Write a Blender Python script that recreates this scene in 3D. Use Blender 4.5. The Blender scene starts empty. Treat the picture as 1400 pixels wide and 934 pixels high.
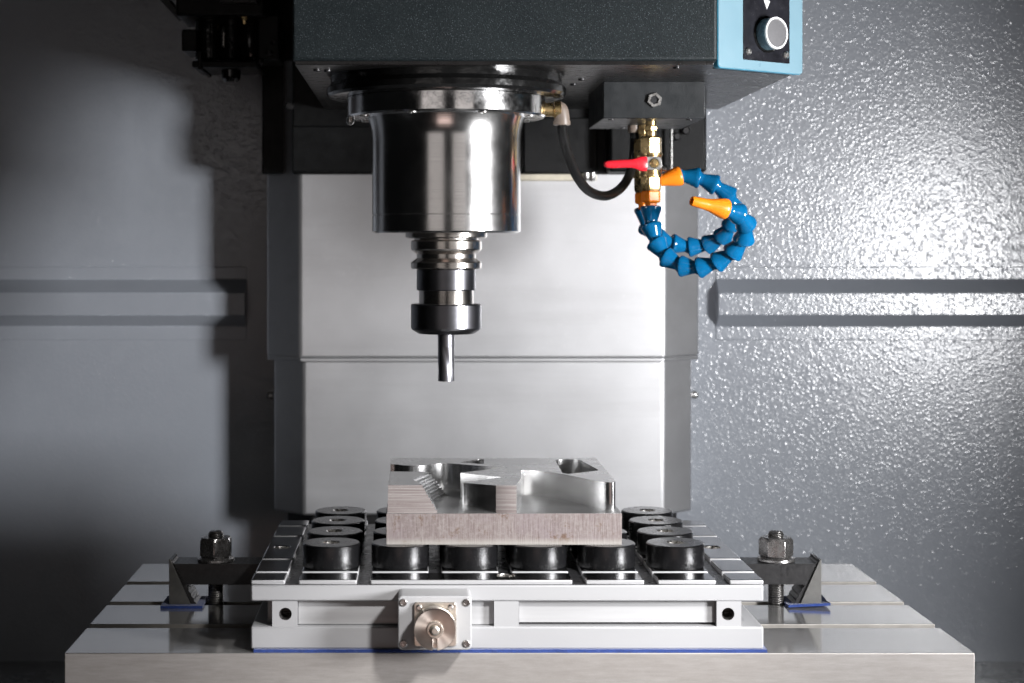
import bpy, bmesh, math, random
from mathutils import Vector, Matrix
random.seed(7)
R = math.radians
sc = bpy.context.scene
COL = sc.collection

# ------------------------------------------------------------------ camera
# metres. X right, Y away from the camera, Z up. Table top is z = 0, its front edge y = 0.
D0, ZC, FPX = 1.293, 0.3103, 2300.0
cam_d = bpy.data.cameras.new('camera')
cam = bpy.data.objects.new('camera', cam_d)
COL.objects.link(cam)
cam.location = (0, -D0, ZC)
cam.rotation_euler = (R(90), 0, 0)
cam_d.sensor_width = 36
cam_d.lens = FPX / 1400 * 36
cam_d.shift_x = 128 / 1400
cam_d.shift_y = -126 / 1400
cam_d.clip_start, cam_d.clip_end = 0.05, 50
cam_d.dof.use_dof = True
cam_d.dof.focus_distance = 1.40
cam_d.dof.aperture_fstop = 8
sc.camera = cam

# ------------------------------------------------------------------ light
w = bpy.data.worlds.new('World')
sc.world = w
w.use_nodes = True
bg = w.node_tree.nodes['Background']
bg.inputs[0].default_value = (0.9, 0.95, 1.0, 1)
bg.inputs[1].default_value = 0.003

def area(name, loc, target, sx, sy, power, color=(1, 1, 1)):
    l = bpy.data.lights.new(name, 'AREA')
    l.shape = 'RECTANGLE'; l.size = sx; l.size_y = sy
    l.energy = power; l.color = color
    o = bpy.data.objects.new(name, l)
    o.location = loc
    o.rotation_euler = (Vector(target) - Vector(loc)).to_track_quat('-Z', 'Y').to_euler()
    COL.objects.link(o)
    return o

key = area('key_softbox', (1.0, -0.553, 0.286), (-0.95, 0.659, 0.25), 0.21, 0.26, 11.3, (0.985, 0.985, 1.0))
key.data.spread = R(98)
area('front_room_fill', (-0.68, -2.2, 0.50), (0.0, 0.2, 0.42), 1.05, 0.42, 0.95, (1.0, 0.93, 0.90))  # unseen lamp panel standing in for the bright room behind the camera
area('front_room_fill', (0.85, -2.2, 0.50), (0.0, 0.2, 0.42), 0.9, 0.42, 0.82, (1.0, 0.93, 0.90))  # right half of the same room stand-in, gap left between the two
area('low_pink_fill', (-0.1, -1.75, -0.45), (0.03, 0.0, 0.02), 0.7, 0.4, 1.1, (1.0, 0.74, 0.67))  # added lamp: stands in for a pink shirt mirrored in the metal
area('work_lamp', (0.42, -0.75, 1.15), (0.07, 0.1, 0.0), 0.18, 0.18, 0.25, (1.0, 0.98, 0.95))

sl = bpy.data.lights.new('fixture_spot', 'SPOT')
sl.energy = 135; sl.spot_size = R(18); sl.spot_blend = 0.7; sl.shadow_soft_size = 0.07; sl.color = (1.0, 0.985, 0.975)
so = bpy.data.objects.new('fixture_spot', sl); COL.objects.link(so)
so.location = (0.72, -0.95, 0.95)
so.rotation_euler = (Vector((0.09, 0.0, 0.015)) - so.location).to_track_quat('-Z', 'Y').to_euler()

sc.view_settings.view_transform = 'Standard'
sc.view_settings.look = 'None'
sc.view_settings.exposure = 0
sc.view_settings.gamma = 1
sc.view_settings.use_curve_mapping = False
sc.render.engine = 'CYCLES'
sc.cycles.use_denoising = True
sc.cycles.max_bounces = 8
sc.cycles.sample_clamp_indirect = 6

# ------------------------------------------------------------------ materials
class NT:
    def __init__(s, name):
        s.m = bpy.data.materials.new(name); s.m.use_nodes = True
        s.t = s.m.node_tree; s.n = s.t.nodes
        s.p = s.n['Principled BSDF']
        s.tc = s.n.new('ShaderNodeTexCoord')
    def new(s, k, **kw):
        nd = s.n.new(k)
        for a, b in kw.items(): setattr(nd, a, b)
        return nd
    def link(s, a, b): s.t.links.new(a, b)
    def mapping(s, scale=(1, 1, 1), coord='Object'):
        mp = s.new('ShaderNodeMapping'); mp.inputs['Scale'].default_value = scale
        s.link(s.tc.outputs[coord], mp.inputs['Vector']); return mp.outputs[0]
    def noise(s, scale, detail=4, rough=0.55, stretch=(1, 1, 1), coord='Object'):
        nd = s.new('ShaderNodeTexNoise')
        nd.inputs['Scale'].default_value = scale; nd.inputs['Detail'].default_value = detail
        nd.inputs['Roughness'].default_value = rough
        s.link(s.mapping(stretch, coord), nd.inputs['Vector']); return nd.outputs['Fac']
    def ramp(s, fac, stops):
        r = s.new('ShaderNodeValToRGB'); e = r.color_ramp.elements
        while len(e) < len(stops): e.new(0.5)
        for i, (pos, c) in enumerate(stops):
            e[i].position = pos
            e[i].color = (c, c, c, 1) if isinstance(c, (int, float)) else (*c, 1)
        s.link(fac, r.inputs[0]); return r.outputs[0]
    def mix(s, fac, a, b, blend='MIX'):
        x = s.new('ShaderNodeMix', data_type='RGBA', blend_type=blend)
        for sock, v in ((x.inputs[0], fac), (x.inputs[6], a), (x.inputs[7], b)):
            if hasattr(v, 'links'): s.link(v, sock)
            elif isinstance(v, (int, float)): sock.default_value = v
            else: sock.default_value = (*v, 1)
        return x.outputs[2]
    def bump(s, h, dist, strength=1.0, prev=None):
        b = s.new('ShaderNodeBump'); b.inputs['Strength'].default_value = strength
        b.inputs['Distance'].default_value = dist
        s.link(h, b.inputs['Height'])
        if prev is not None: s.link(prev, b.inputs['Normal'])
        return b.outputs[0]
    def set(s, **kw):
        for k, v in kw.items():
            sock = s.p.inputs[k.replace('_', ' ')]
            if hasattr(v, 'links'): s.link(v, sock)
            elif isinstance(v, (tuple, list)) and len(v) == 3: sock.default_value = (*v, 1) if len(sock.default_value) == 4 else v
            else: sock.default_value = v
        return s.m

def simple(name, col, rough, metal=0.0, var=0.15, nscale=60, bump=0.0, bscale=900, stretch=(1, 1, 1), rvar=0.08, **kw):
    t = NT(name)
    n = t.noise(nscale, 5, 0.6, stretch)
    a = tuple(c * (1 - var) for c in col); b = tuple(min(1, c * (1 + var)) for c in col)
    t.set(Base_Color=t.ramp(n, [(0.3, a), (0.7, b)]), Metallic=metal,
          Roughness=t.ramp(t.noise(nscale * 1.7, 4, 0.6, stretch), [(0.3, max(0.02, rough - rvar)), (0.7, min(1, rough + rvar))]))
    if bump: t.set(Normal=t.bump(t.noise(bscale, 3, 0.5, stretch), bump))
    if kw: t.set(**kw)
    return t.m

M = {}
def wall_paint():
    t = NT('wall_paint')
    blot = t.noise(7, 6, 0.65)
    fine = t.noise(45, 4, 0.6)
    c = t.mix(t.ramp(fine, [(0.35, 0.0), (0.75, 0.25)]), (0.27, 0.29, 0.325), (0.32, 0.342, 0.378))
    c = t.mix(t.ramp(blot, [(0.4, 0.0), (0.7, 0.35)]), c, (0.25, 0.27, 0.30))
    v = t.new('ShaderNodeTexVoronoi', feature='F1'); v.inputs['Scale'].default_value = 310
    t.link(t.tc.outputs['Object'], v.inputs['Vector'])
    sq = t.new('ShaderNodeMath', operation='POWER'); t.link(v.outputs['Distance'], sq.inputs[0]); sq.inputs[1].default_value = 2.0
    sep = t.new('ShaderNodeSeparateColor'); t.link(v.outputs['Color'], sep.inputs[0])
    am = t.new('ShaderNodeMath', operation='MULTIPLY_ADD'); t.link(sep.outputs[0], am.inputs[0]); am.inputs[1].default_value = 1.1; am.inputs[2].default_value = 0.12
    ml = t.new('ShaderNodeMath', operation='MULTIPLY'); t.link(sq.outputs[0], ml.inputs[0]); t.link(am.outputs[0], ml.inputs[1])
    nb = t.bump(ml.outputs[0], 0.00037, 1.0)
    # smooth paint under a clear, beaded film: only the gloss is broken up
    return t.set(Base_Color=c, Roughness=0.55, Specular_IOR_Level=0.2, Coat_Weight=1.0, Coat_IOR=1.75,
                 Coat_Roughness=t.ramp(blot, [(0.3, 0.21), (0.7, 0.26)]), Coat_Normal=nb)
M['wall'] = wall_paint()

def powder():
    t = NT('dark_powder_coat')
    n = t.noise(900, 2, 0.6)
    big = t.noise(25, 4, 0.6)
    v = t.new('ShaderNodeTexVoronoi', feature='F1'); v.inputs['Scale'].default_value = 620
    t.link(t.mapping(), v.inputs['Vector'])
    spk = t.ramp(v.outputs['Distance'], [(0.0, 1.0), (0.2, 0.0)])
    c = t.mix(t.ramp(big, [(0.3, 0.0), (0.7, 1.0)]), (0.006, 0.009, 0.0105), (0.010, 0.014, 0.0155))
    c = t.mix(t.ramp(n, [(0.45, 0.0), (0.8, 1.0)]), c, (0.019, 0.025, 0.027))
    c = t.mix(spk, c, (0.19, 0.225, 0.24))
    return t.set(Base_Color=c, Roughness=0.5, Normal=t.bump(n, 0.0004, 1.0), Specular_IOR_Level=0.2)
M['powder'] = powder()
M['black'] = simple('black_machine_paint', (0.004, 0.0043, 0.0046), 0.42, var=0.3, bump=0.0002, bscale=900, Specular_IOR_Level=0.25)
M['underside'] = simple('dark_grey_sheet', (0.010, 0.0092, 0.0092), 0.3, var=0.2, nscale=30, bump=0.0003, bscale=120, stretch=(1, 6, 1))
M['gloss_black'] = simple('gloss_black_seal', (0.006, 0.006, 0.006), 0.16, var=0.3, bump=0.0006, bscale=60)
M['block'] = simple('anodised_black', (0.010, 0.012, 0.0135), 0.42, var=0.12, nscale=40, bump=0.0001)

def stainless():
    t = NT('stainless_cover')
    a = t.noise(9, 6, 0.65); f = t.noise(160, 4, 0.6); s = t.noise(70, 5, 0.65, (0.05, 1, 1))
    c = t.mix(t.ramp(a, [(0.3, 0.0), (0.72, 1.0)]), (0.555, 0.555, 0.565), (0.62, 0.62, 0.63))
    c = t.mix(t.ramp(s, [(0.5, 0.0), (0.8, 0.25)]), c, (0.58, 0.58, 0.587))
    c = t.mix(t.ramp(t.noise(16, 6, 0.7, (0.09, 1, 1)), [(0.5, 0.0), (0.72, 0.55)]), c, (0.47, 0.467, 0.472))
    c = t.mix(t.ramp(f, [(0.6, 0.0), (0.8, 0.3)]), c, (0.70, 0.70, 0.71))
    return t.set(Base_Color=c, Metallic=0.93, Roughness=t.ramp(a, [(0.3, 0.45), (0.7, 0.50)]),
                 Normal=t.bump(t.noise(420, 3, 0.6, (0.15, 1, 1)), 0.00004, 0.7))
M['stainless'] = stainless()

def turned(name, col, rough, lines=2200):
    t = NT(name)
    ring = t.noise(lines, 2, 0.5, (0.002, 0.002, 1))
    sm = t.noise(38, 5, 0.65)
    c = t.mix(t.ramp(sm, [(0.35, 0.0), (0.75, 1.0)]), tuple(x * 0.88 for x in col), col)
    return t.set(Base_Color=c, Metallic=1.0, Roughness=t.ramp(sm, [(0.3, rough), (0.75, rough + 0.07)]),
                 Normal=t.bump(ring, 0.00004, 0.6))
M['spindle'] = turned('ground_spindle_steel', (0.74, 0.73, 0.72), 0.15)
M['holder'] = turned('tool_holder_steel', (0.66, 0.62, 0.58), 0.17)
M['holder_dark'] = turned('black_oxide_steel', (0.19, 0.19, 0.205), 0.27)
M['carbide'] = turned('carbide', (0.26, 0.26, 0.28), 0.36)

def smudged():
    t = NT('smudged_flange_steel')
    s = t.noise(70, 8, 0.75); sp = t.noise(600, 3, 0.6)
    return t.set(Base_Color=t.mix(t.ramp(s, [(0.4, 0.0), (0.65, 1.0)]), (0.80, 0.79, 0.785), (0.70, 0.70, 0.70)), Metallic=1.0,
                 Roughness=t.ramp(s, [(0.38, 0.10), (0.62, 0.2)]),
                 Normal=t.bump(t.mix(t.ramp(s, [(0.5, 0.0), (0.62, 1.0)]), (0.5, 0.5, 0.5), sp), 0.00015, 0.7))
M['flange'] = smudged()

def ground_steel(name, col, rough, streak=(0.04, 1, 1), bd=0.00003, metal=1.0):
    t = NT(name)
    g = t.noise(420, 4, 0.6, streak); s = t.noise(22, 7, 0.7); d = t.noise(130, 3, 0.7)
    c = t.mix(t.ramp(g, [(0.35, 0.0), (0.7, 1.0)]), tuple(x * 0.9 for x in col), col)
    c = t.mix(t.ramp(d, [(0.68, 0.0), (0.8, 0.3)]), c, tuple(x * 0.6 for x in col))
    return t.set(Base_Color=c, Metallic=metal,
                 Roughness=t.ramp(s, [(0.35, rough), (0.7, rough + 0.1)]), Normal=t.bump(g, bd, 0.8))
M['table_top'] = ground_steel('ground_table_top', (0.60, 0.59, 0.58), 0.09, metal=0.78)
def table_side():
    t = NT('milled_table_side')
    g = t.noise(420, 5, 0.7, (0.12, 1, 1)); s = t.noise(14, 6, 0.7, (0.5, 1, 1)); d = t.noise(900, 3, 0.6)
    c = t.mix(t.ramp(g, [(0.35, 0.0), (0.7, 1.0)]), (0.25, 0.233, 0.22), (0.31, 0.292, 0.278))
    c = t.mix(t.ramp(s, [(0.45, 0.0), (0.72, 0.5)]), c, (0.215, 0.195, 0.18))
    c = t.mix(t.ramp(d, [(0.55, 0.0), (0.75, 0.35)]), c, (0.36, 0.345, 0.33))
    return t.set(Base_Color=c, Metallic=0.35, Roughness=0.5, Normal=t.bump(g, 0.00008, 0.8))
M['table_side'] = table_side()
M['slot'] = simple('slot_wall_steel', (0.24, 0.225, 0.205), 0.5, 0.3, nscale=90)

def chuck_white():
    t = NT('chuck_painted_white')
    d = t.noise(26, 8, 0.75); f = t.noise(420, 3, 0.6); st = t.noise(12, 6, 0.7, (0.5, 1, 2))
    c = t.mix(t.ramp(st, [(0.4, 0.0), (0.75, 0.5)]), (0.31, 0.31, 0.316), (0.285, 0.285, 0.292))
    c = t.mix(t.ramp(d, [(0.66, 0.0), (0.76, 0.35)]), c, (0.42, 0.41, 0.39))
    c = t.mix(t.ramp(f, [(0.70, 0.0), (0.78, 0.35)]), c, (0.36, 0.35, 0.34))
    return t.set(Base_Color=c, Roughness=0.38, Normal=t.bump(t.noise(500, 3, 0.5), 0.00005, 0.6))
M['chuck'] = chuck_white()
M['chuck_panel'] = simple('chuck_milled_panel', (0.35, 0.35, 0.355), 0.4, 0.1, var=0.1, nscale=120, stretch=(0.05, 1, 1))
M['pole'] = ground_steel('ground_pole_steel', (0.40, 0.40, 0.41), 0.12)
M['pole_gap'] = simple('dark_resin', (0.03, 0.03, 0.032), 0.3, var=0.3, nscale=80, bump=0.0004, bscale=300)
def pad_black():
    t = NT('black_oxide_pad')
    s = t.noise(900, 3, 0.7); b = t.noise(60, 5, 0.6)
    c = t.mix(t.ramp(s, [(0.68, 0.0), (0.74, 1.0)]), (0.005, 0.005, 0.0055), (0.10, 0.095, 0.09))
    return t.set(Base_Color=c, Roughness=t.ramp(b, [(0.3, 0.17), (0.7, 0.28)]), Specular_IOR_Level=0.45,
                 Normal=t.bump(t.noise(700, 4, 0.65), 0.00022, 0.8))
M['pad'] = pad_black()
M['pad_top'] = ground_steel('pad_ground_top', (0.14, 0.14, 0.145), 0.24)
M['hole'] = simple('bored_steel', (0.62, 0.60, 0.57), 0.28, 1.0, nscale=200)

def raw_alu():
    t = NT('sawn_aluminium')
    v = t.noise(1500, 2, 0.5, (1, 1, 0.05)); b = t.noise(30, 6, 0.7); f = t.noise(420, 4, 0.7); r = t.noise(70, 6, 0.75)
    c = t.mix(t.ramp(v, [(0.3, 0.0), (0.7, 1.0)]), (0.12, 0.092, 0.088), (0.185, 0.158, 0.152))
    c = t.mix(t.ramp(f, [(0.45, 0.0), (0.75, 0.6)]), c, (0.25, 0.23, 0.22))
    c = t.mix(t.ramp(b, [(0.5, 0.0), (0.75, 0.5)]), c, (0.16, 0.128, 0.14))
    c = t.mix(t.ramp(r, [(0.57, 0.0), (0.66, 0.8)]), c, (0.09, 0.048, 0.026))
    sx = t.new('ShaderNodeSeparateXYZ'); t.link(t.tc.outputs['Object'], sx.inputs[0])
    jz = t.new('ShaderNodeMath', operation='MULTIPLY_ADD'); t.link(f, jz.inputs[0]); jz.inputs[1].default_value = 0.004; t.link(sx.outputs[2], jz.inputs[2])
    c = t.mix(t.ramp(jz.outputs[0], [(0.0035, 0.75), (0.0055, 0.0)]), c, (0.30, 0.29, 0.265))
    return t.set(Base_Color=c, Metallic=0.2, Roughness=0.55, Normal=t.bump(v, 0.0002, 0.9))
M['raw'] = raw_alu()
def raw_layer():
    t = NT('layer_milled_aluminium')
    v = t.noise(1400, 2, 0.6, (0.012, 1, 1)); f = t.noise(500, 4, 0.7)
    c = t.mix(t.ramp(v, [(0.35, 0.0), (0.65, 1.0)]), (0.16, 0.13, 0.126), (0.26, 0.24, 0.23))
    c = t.mix(t.ramp(f, [(0.55, 0.0), (0.8, 0.4)]), c, (0.28, 0.265, 0.25))
    return t.set(Base_Color=c, Metallic=0.25, Roughness=0.45, Normal=t.bump(v, 0.00015, 0.9))
M['raw_layer'] = raw_layer()
M['milled'] = ground_steel('milled_aluminium', (0.76, 0.76, 0.76), 0.18, (0.5, 0.5, 0.008), 0.0003)
M['milled_top'] = ground_steel('milled_aluminium_top', (0.66, 0.66, 0.66), 0.24, (0.3, 1, 1), 0.00004)

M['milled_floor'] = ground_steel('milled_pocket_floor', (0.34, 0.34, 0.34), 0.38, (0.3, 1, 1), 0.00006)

def felt():
    t = NT('blue_felt')
    f = t.noise(1300, 4, 0.7); b = t.noise(140, 4, 0.7)
    c = t.mix(t.ramp(f, [(0.35, 0.0), (0.7, 1.0)]), (0.002, 0.013, 0.085), (0.007, 0.045, 0.25))
    c = t.mix(t.ramp(b, [(0.6, 0.0), (0.75, 0.4)]), c, (0.10, 0.14, 0.34))
    return t.set(Base_Color=c, Roughness=0.9, Normal=t.bump(f, 0.0008, 1.0), Sheen_Weight=0.3)
M['felt'] = felt()
M['clamp'] = simple('worn_black_steel', (0.042, 0.041, 0.042), 0.38, 0.7, var=0.2, nscale=220, bump=0.00008)
M['step'] = simple('grey_step_steel', (0.12, 0.118, 0.112), 0.45, 0.5, var=0.12, nscale=150, bump=0.00015)
M['nut'] = simple('worn_bright_steel', (0.30, 0.29, 0.285), 0.27, 0.9, var=0.3, nscale=160, bump=0.00015)
def thread_mat():
    t = NT('threaded_steel')
    wv = t.new('ShaderNodeTexWave', bands_direction='Z'); wv.inputs['Scale'].default_value = 160
    t.link(t.mapping(), wv.inputs['Vector'])
    return t.set(Base_Color=t.ramp(t.noise(150), [(0.3, (0.13, 0.125, 0.12)), (0.7, (0.24, 0.23, 0.22))]), Metallic=0.9, Roughness=0.32,
                 Normal=t.bump(wv.outputs['Fac'], 0.0008, 0.8))
M['thread'] = thread_mat()
M['brass'] = simple('brass', (0.72, 0.53, 0.26), 0.28, 1.0, var=0.1, nscale=60)
M['red'] = simple('red_vinyl', (0.72, 0.02, 0.035), 0.26, var=0.1)
M['zinc'] = simple('zinc_plate', (0.66, 0.65, 0.63), 0.3, 1.0, var=0.12, nscale=200)
M['orange'] = simple('orange_plastic', (0.95, 0.25, 0.012), 0.3, var=0.08, Subsurface_Weight=0.12, Subsurface_Radius=(0.004, 0.002, 0.001))
M['blue'] = simple('blue_plastic', (0.003, 0.115, 0.275), 0.13, var=0.15, nscale=90, rvar=0.05)
M['beige'] = simple('beige_plastic', (0.17, 0.135, 0.11), 0.4, var=0.08)
M['cream'] = simple('cream_gasket', (0.62, 0.57, 0.46), 0.6, var=0.15)
M['panel_blue'] = simple('light_blue_paint', (0.15, 0.25, 0.30), 0.33, var=0.03, nscale=30)
M['panel_edge'] = simple('blue_panel_edge', (0.05, 0.28, 0.42), 0.35, var=0.05)
M['panel_black'] = simple('black_plate', (0.012, 0.012, 0.015), 0.22, var=0.4, nscale=80)
M['chrome'] = simple('chrome', (0.82, 0.82, 0.82), 0.09, 1.0, var=0.03)
M['button_ring'] = simple('white_button_ring', (0.85, 0.85, 0.85), 0.3, 0.3, var=0.03)
M['button_body'] = simple('chrome_mirroring_blue', (0.22, 0.36, 0.44), 0.28, 0.35, var=0.05)  # chrome side: the panel's blue reflection is painted into its base colour
M['button_face'] = simple('grey_button_face', (0.10, 0.098, 0.102), 0.5, var=0.08, nscale=400)
M['white_print'] = simple('white_print', (0.8, 0.8, 0.8), 0.5, var=0.02)
M['floor'] = simple('chip_tray_steel', (0.24, 0.25, 0.26), 0.3, 0.3, var=0.25, nscale=12, bump=0.0012, bscale=18, rvar=0.12)
M['hose'] = None
def braid():
    t = NT('black_braided_hose')
    ck = t.new('ShaderNodeTexWave', bands_direction='DIAGONAL'); ck.inputs['Scale'].default_value = 14
    t.link(t.mapping((1, 1, 1), 'UV'), ck.inputs['Vector'])
    mp = t.new('ShaderNodeMapping'); mp.inputs['Scale'].default_value = (-1, 1, 1)
    t.link(t.tc.outputs['UV'], mp.inputs['Vector'])
    ck2 = t.new('ShaderNodeTexWave', bands_direction='DIAGONAL'); ck2.inputs['Scale'].default_value = 14
    t.link(mp.outputs[0], ck2.inputs['Vector'])
    mx = t.mix(1.0, ck.outputs['Color'], ck2.outputs['Color'], 'MULTIPLY')
    return t.set(Base_Color=t.mix(mx, (0.002, 0.002, 0.002), (0.012, 0.012, 0.012)), Roughness=0.32, Specular_IOR_Level=0.35, Normal=t.bump(mx, 0.0006, 1.0))
M['hose'] = braid()
def turned_face():
    t = NT('turned_cap_face')
    tg = t.new('ShaderNodeTangent', direction_type='RADIAL', axis='Y')
    n = t.noise(90, 5, 0.6)
    return t.set(Base_Color=t.ramp(n, [(0.3, (0.66, 0.56, 0.50)), (0.7, (0.78, 0.70, 0.63))]), Metallic=1.0, Roughness=0.34, Anisotropic=0.8, Tangent=tg.outputs[0])
M['cap'] = turned_face()
M['plug_plate'] = simple('nickel_plate', (0.60, 0.55, 0.49), 0.33, 0.9, var=0.25, nscale=90)

# ------------------------------------------------------------------ helpers
W = {}
def Y(d): return d - D0
def at(px, py, d):                      # a measured point of the photograph at its real distance d
    return Vector(((px - 572) * d / FPX, d - D0, ZC - (py - 341) * d / FPX))

def thing(name, label, cat, loc, group=None):
    o = bpy.data.objects.new(name, None)
    o.empty_display_size = 0.02
    o.location = loc
    COL.objects.link(o)
    W[o] = Vector(loc)
    tag(o, label, cat, group)
    return o

def tag(o, label=None, cat=None, group=None, kind=None):
    if label: o['label'] = label
    if cat: o['category'] = cat
    if group: o['group'] = group
    if kind: o['kind'] = kind
    return o

def obj(name, bm, mats, parent=None, loc=None, smooth=32, bevel=0, segs=2):
    if not isinstance(mats, (list, tuple)): mats = [mats]
    base = W[parent] if parent is not None else Vector(loc or (0, 0, 0))
    bmesh.ops.translate(bm, verts=bm.verts, vec=-base)
    bmesh.ops.recalc_face_normals(bm, faces=bm.faces)
    me = bpy.data.meshes.new(name)
    bm.to_mesh(me); bm.free()
    for m in mats: me.materials.append(M[m] if isinstance(m, str) else m)
    me.shade_smooth()
    me.set_sharp_from_angle(angle=R(smooth))
    o = bpy.data.objects.new(name, me)
    COL.objects.link(o)
    if parent is not None: o.parent = parent
    else: o.location = base
    W[o] = base
    if bevel:
        b = o.modifiers.new('bevel', 'BEVEL')
        b.width = bevel; b.segments = segs; b.limit_method = 'ANGLE'; b.angle_limit = R(35)
    return o

def copy_thing(root, delta):
    c = root.copy(); COL.objects.link(c); c.location = root.location + Vector(delta)
    for ch in root.children:
        k = ch.copy(); COL.objects.link(k); k.parent = c
        for g in ch.children:
            q = g.copy(); COL.objects.link(q); q.parent = k
    return c

def box(x0, x1, y0, y1, z0, z1, bm=None, mi=0):
    bm = bm or bmesh.new()
    v = [bm.verts.new((x, y, z)) for z in (z0, z1) for y in (y0, y1) for x in (x0, x1)]
    for f in ((0, 2, 3, 1), (4, 5, 7, 6), (0, 1, 5, 4), (2, 6, 7, 3), (0, 4, 6, 2), (1, 3, 7, 5)):
        bm.faces.new([v[i] for i in f]).material_index = mi
    return bm

def prism(outer, z0, z1, holes=(), bm=None, plane='XY', mi_top=0, mi_side=0, mi_hole=None):
    """outline (with holes) extruded z0..z1. plane 'XY' extrudes along z, 'XZ' along y, 'YZ' along x."""
    bm = bm or bmesh.new()
    put = {'XY': lambda a, b, c: (a, b, c), 'XZ': lambda a, b, c: (a, c, b), 'YZ': lambda a, b, c: (c, a, b)}[plane]
    rings = []
    for L in [outer] + list(holes):
        rings.append(([bm.verts.new(put(a, b, z0)) for a, b in L], [bm.verts.new(put(a, b, z1)) for a, b in L]))
    for k in (0, 1):
        if len(rings) == 1:
            bm.faces.new(rings[0][k]).material_index = mi_top
        else:
            es = []
            for r in rings:
                L = r[k]
                for i in range(len(L)):
                    es.append(bm.edges.new((L[i], L[(i + 1) % len(L)])))
            res = bmesh.ops.triangle_fill(bm, edges=es, use_beauty=True)
            for f in res['geom']:
                if isinstance(f, bmesh.types.BMFace): f.material_index = mi_top
    for j, (a, b) in enumerate(rings):
        for i in range(len(a)):
            n = (i + 1) % len(a)
            f = bm.faces.new((a[i], a[n], b[n], b[i]))
            f.material_index = mi_side if j == 0 or mi_hole is None else mi_hole
    return bm

def circ(cx, cy, r, n=32, a0=0.0):
    return [(cx + r * math.cos(a0 + 2 * math.pi * i / n), cy + r * math.sin(a0 + 2 * math.pi * i / n)) for i in range(n)]

def frame(origin, axis):
    z = Vector(axis).normalized()
    x = Vector((0, 0, 1)).cross(z)
    if x.length < 1e-4: x = Vector((1, 0, 0))
    x.normalize(); y = z.cross(x)
    m = Matrix((x, y, z)).transposed().to_4x4(); m.translation = Vector(origin)
    return m

def lathe(profile, origin=(0, 0, 0), axis=(0, 0, 1), n=64, bm=None, cap=True, mi=0, mis=None, a0=0.0):
    """profile of (radius, height) spun about the axis from origin; n = 6 makes a hexagon"""
    bm = bm or bmesh.new(); m = frame(origin, axis)
    rows = []
    for r, h in profile:
        if r < 1e-6: rows.append([bm.verts.new(m @ Vector((0, 0, h)))])
        else: rows.append([bm.verts.new(m @ Vector((r * math.cos(a0 + 2 * math.pi * i / n), r * math.sin(a0 + 2 * math.pi * i / n), h))) for i in range(n)])
    for k in range(len(rows) - 1):
        a, b = rows[k], rows[k + 1]
        for i in range(n):
            j = (i + 1) % n
            if len(a) == 1 and len(b) == 1: continue
            if len(a) == 1: f = bm.faces.new((a[0], b[j], b[i]))
            elif len(b) == 1: f = bm.faces.new((a[i], a[j], b[0]))
            else: f = bm.faces.new((a[i], a[j], b[j], b[i]))
            f.material_index = mis[k] if mis else mi
    if cap:
        for row in (rows[0], rows[-1]):
            if len(row) > 1: bm.faces.new(row).material_index = mi
    return bm

def catmull(pts, steps=10):
    P = [Vector(p) for p in pts]; P = [2 * P[0] - P[1]] + P + [2 * P[-1] - P[-2]]
    out = []
    for i in range(1, len(P) - 2):
        a, b, c, d = P[i - 1:i + 3]
        for s in range(steps):
            t = s / steps
            out.append(0.5 * ((2 * b) + (c - a) * t + (2 * a - 5 * b + 4 * c - d) * t * t + (3 * b - a - 3 * c + d) * t ** 3))
    out.append(P[-2])
    return out

def tube(pts, r, n=20, bm=None, uv_len=None):
    bm = bm or bmesh.new()
    uvl = bm.loops.layers.uv.new('UVMap') if uv_len else None
    rows = []; L = 0.0; lens = []
    nrm = None
    for i, p in enumerate(pts):
        t = (pts[min(i + 1, len(pts) - 1)] - pts[max(i - 1, 0)]).normalized()
        if nrm is None:
            nrm = t.cross(Vector((0, 1, 0))); nrm = nrm.normalized() if nrm.length > 1e-3 else Vector((1, 0, 0))
        nrm = (nrm - t * nrm.dot(t)).normalized(); b = t.cross(nrm)
        if i: L += (p - pts[i - 1]).length
        lens.append(L)
        rows.append([bm.verts.new(p + r * (math.cos(2 * math.pi * k / n) * nrm + math.sin(2 * math.pi * k / n) * b)) for k in range(n)])
    for i in range(len(rows) - 1):
        for k in range(n):
            j = (k + 1) % n
            f = bm.faces.new((rows[i][k], rows[i][j], rows[i + 1][j], rows[i + 1][k]))
            if uvl:
                for lp, (u, v) in zip(f.loops, ((k, i), (k + 1, i), (k + 1, i + 1), (k, i + 1))):
                    lp[uvl].uv = (u / n, lens[v] / uv_len)
    bm.faces.new(rows[0]); bm.faces.new(rows[-1])
    return bm

# ================================================================== the setting
YW = 0.659
bm = box(-1.15, 1.25, YW, YW + 0.004, -0.30, 1.15)
tag(obj('back_wall', bm, 'wall', loc=(0, YW, -0.30)), kind='structure')
bm = prism([(-0.45, -0.215), (-0.45, -0.235), (YW + 0.002, -0.190), (YW + 0.002, -0.168)], -1.15, 1.25, plane='YZ')
tag(obj('floor', bm, 'floor', loc=(0, 0, -0.2)), kind='structure')
bm = box(-0.16, 0.29, 0.04, 0.34, -0.24, -0.0495)
tag(obj('machine_bed', bm, 'black', loc=(0, 0.2, -0.24)), kind='structure')

rib = [(0.0, 0.205), (-0.0016, 0.205), (-0.0016, 0.2212), (-0.020, 0.2347), (-0.020, 0.2602), (-0.0016, 0.2755), (-0.0016, 0.290), (0.0, 0.290)]
rib = [(YW + a + 0.0005, b) for a, b in rib]
for nm, x0, x1, lab in (('l', -1.14, -0.199, 'grey pressed rib along the wall, half in shadow behind the tool changer'),
                        ('r', 0.345, 1.24, 'grey pressed rib along the glaring droplet covered wall')):
    o = obj('wall_rib', prism(rib, x0, x1, plane='YZ'), 'wall', loc=((x0 + x1) / 2, YW, 0.205), smooth=20, bevel=0.002)
    tag(o, lab, 'wall rib')

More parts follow.
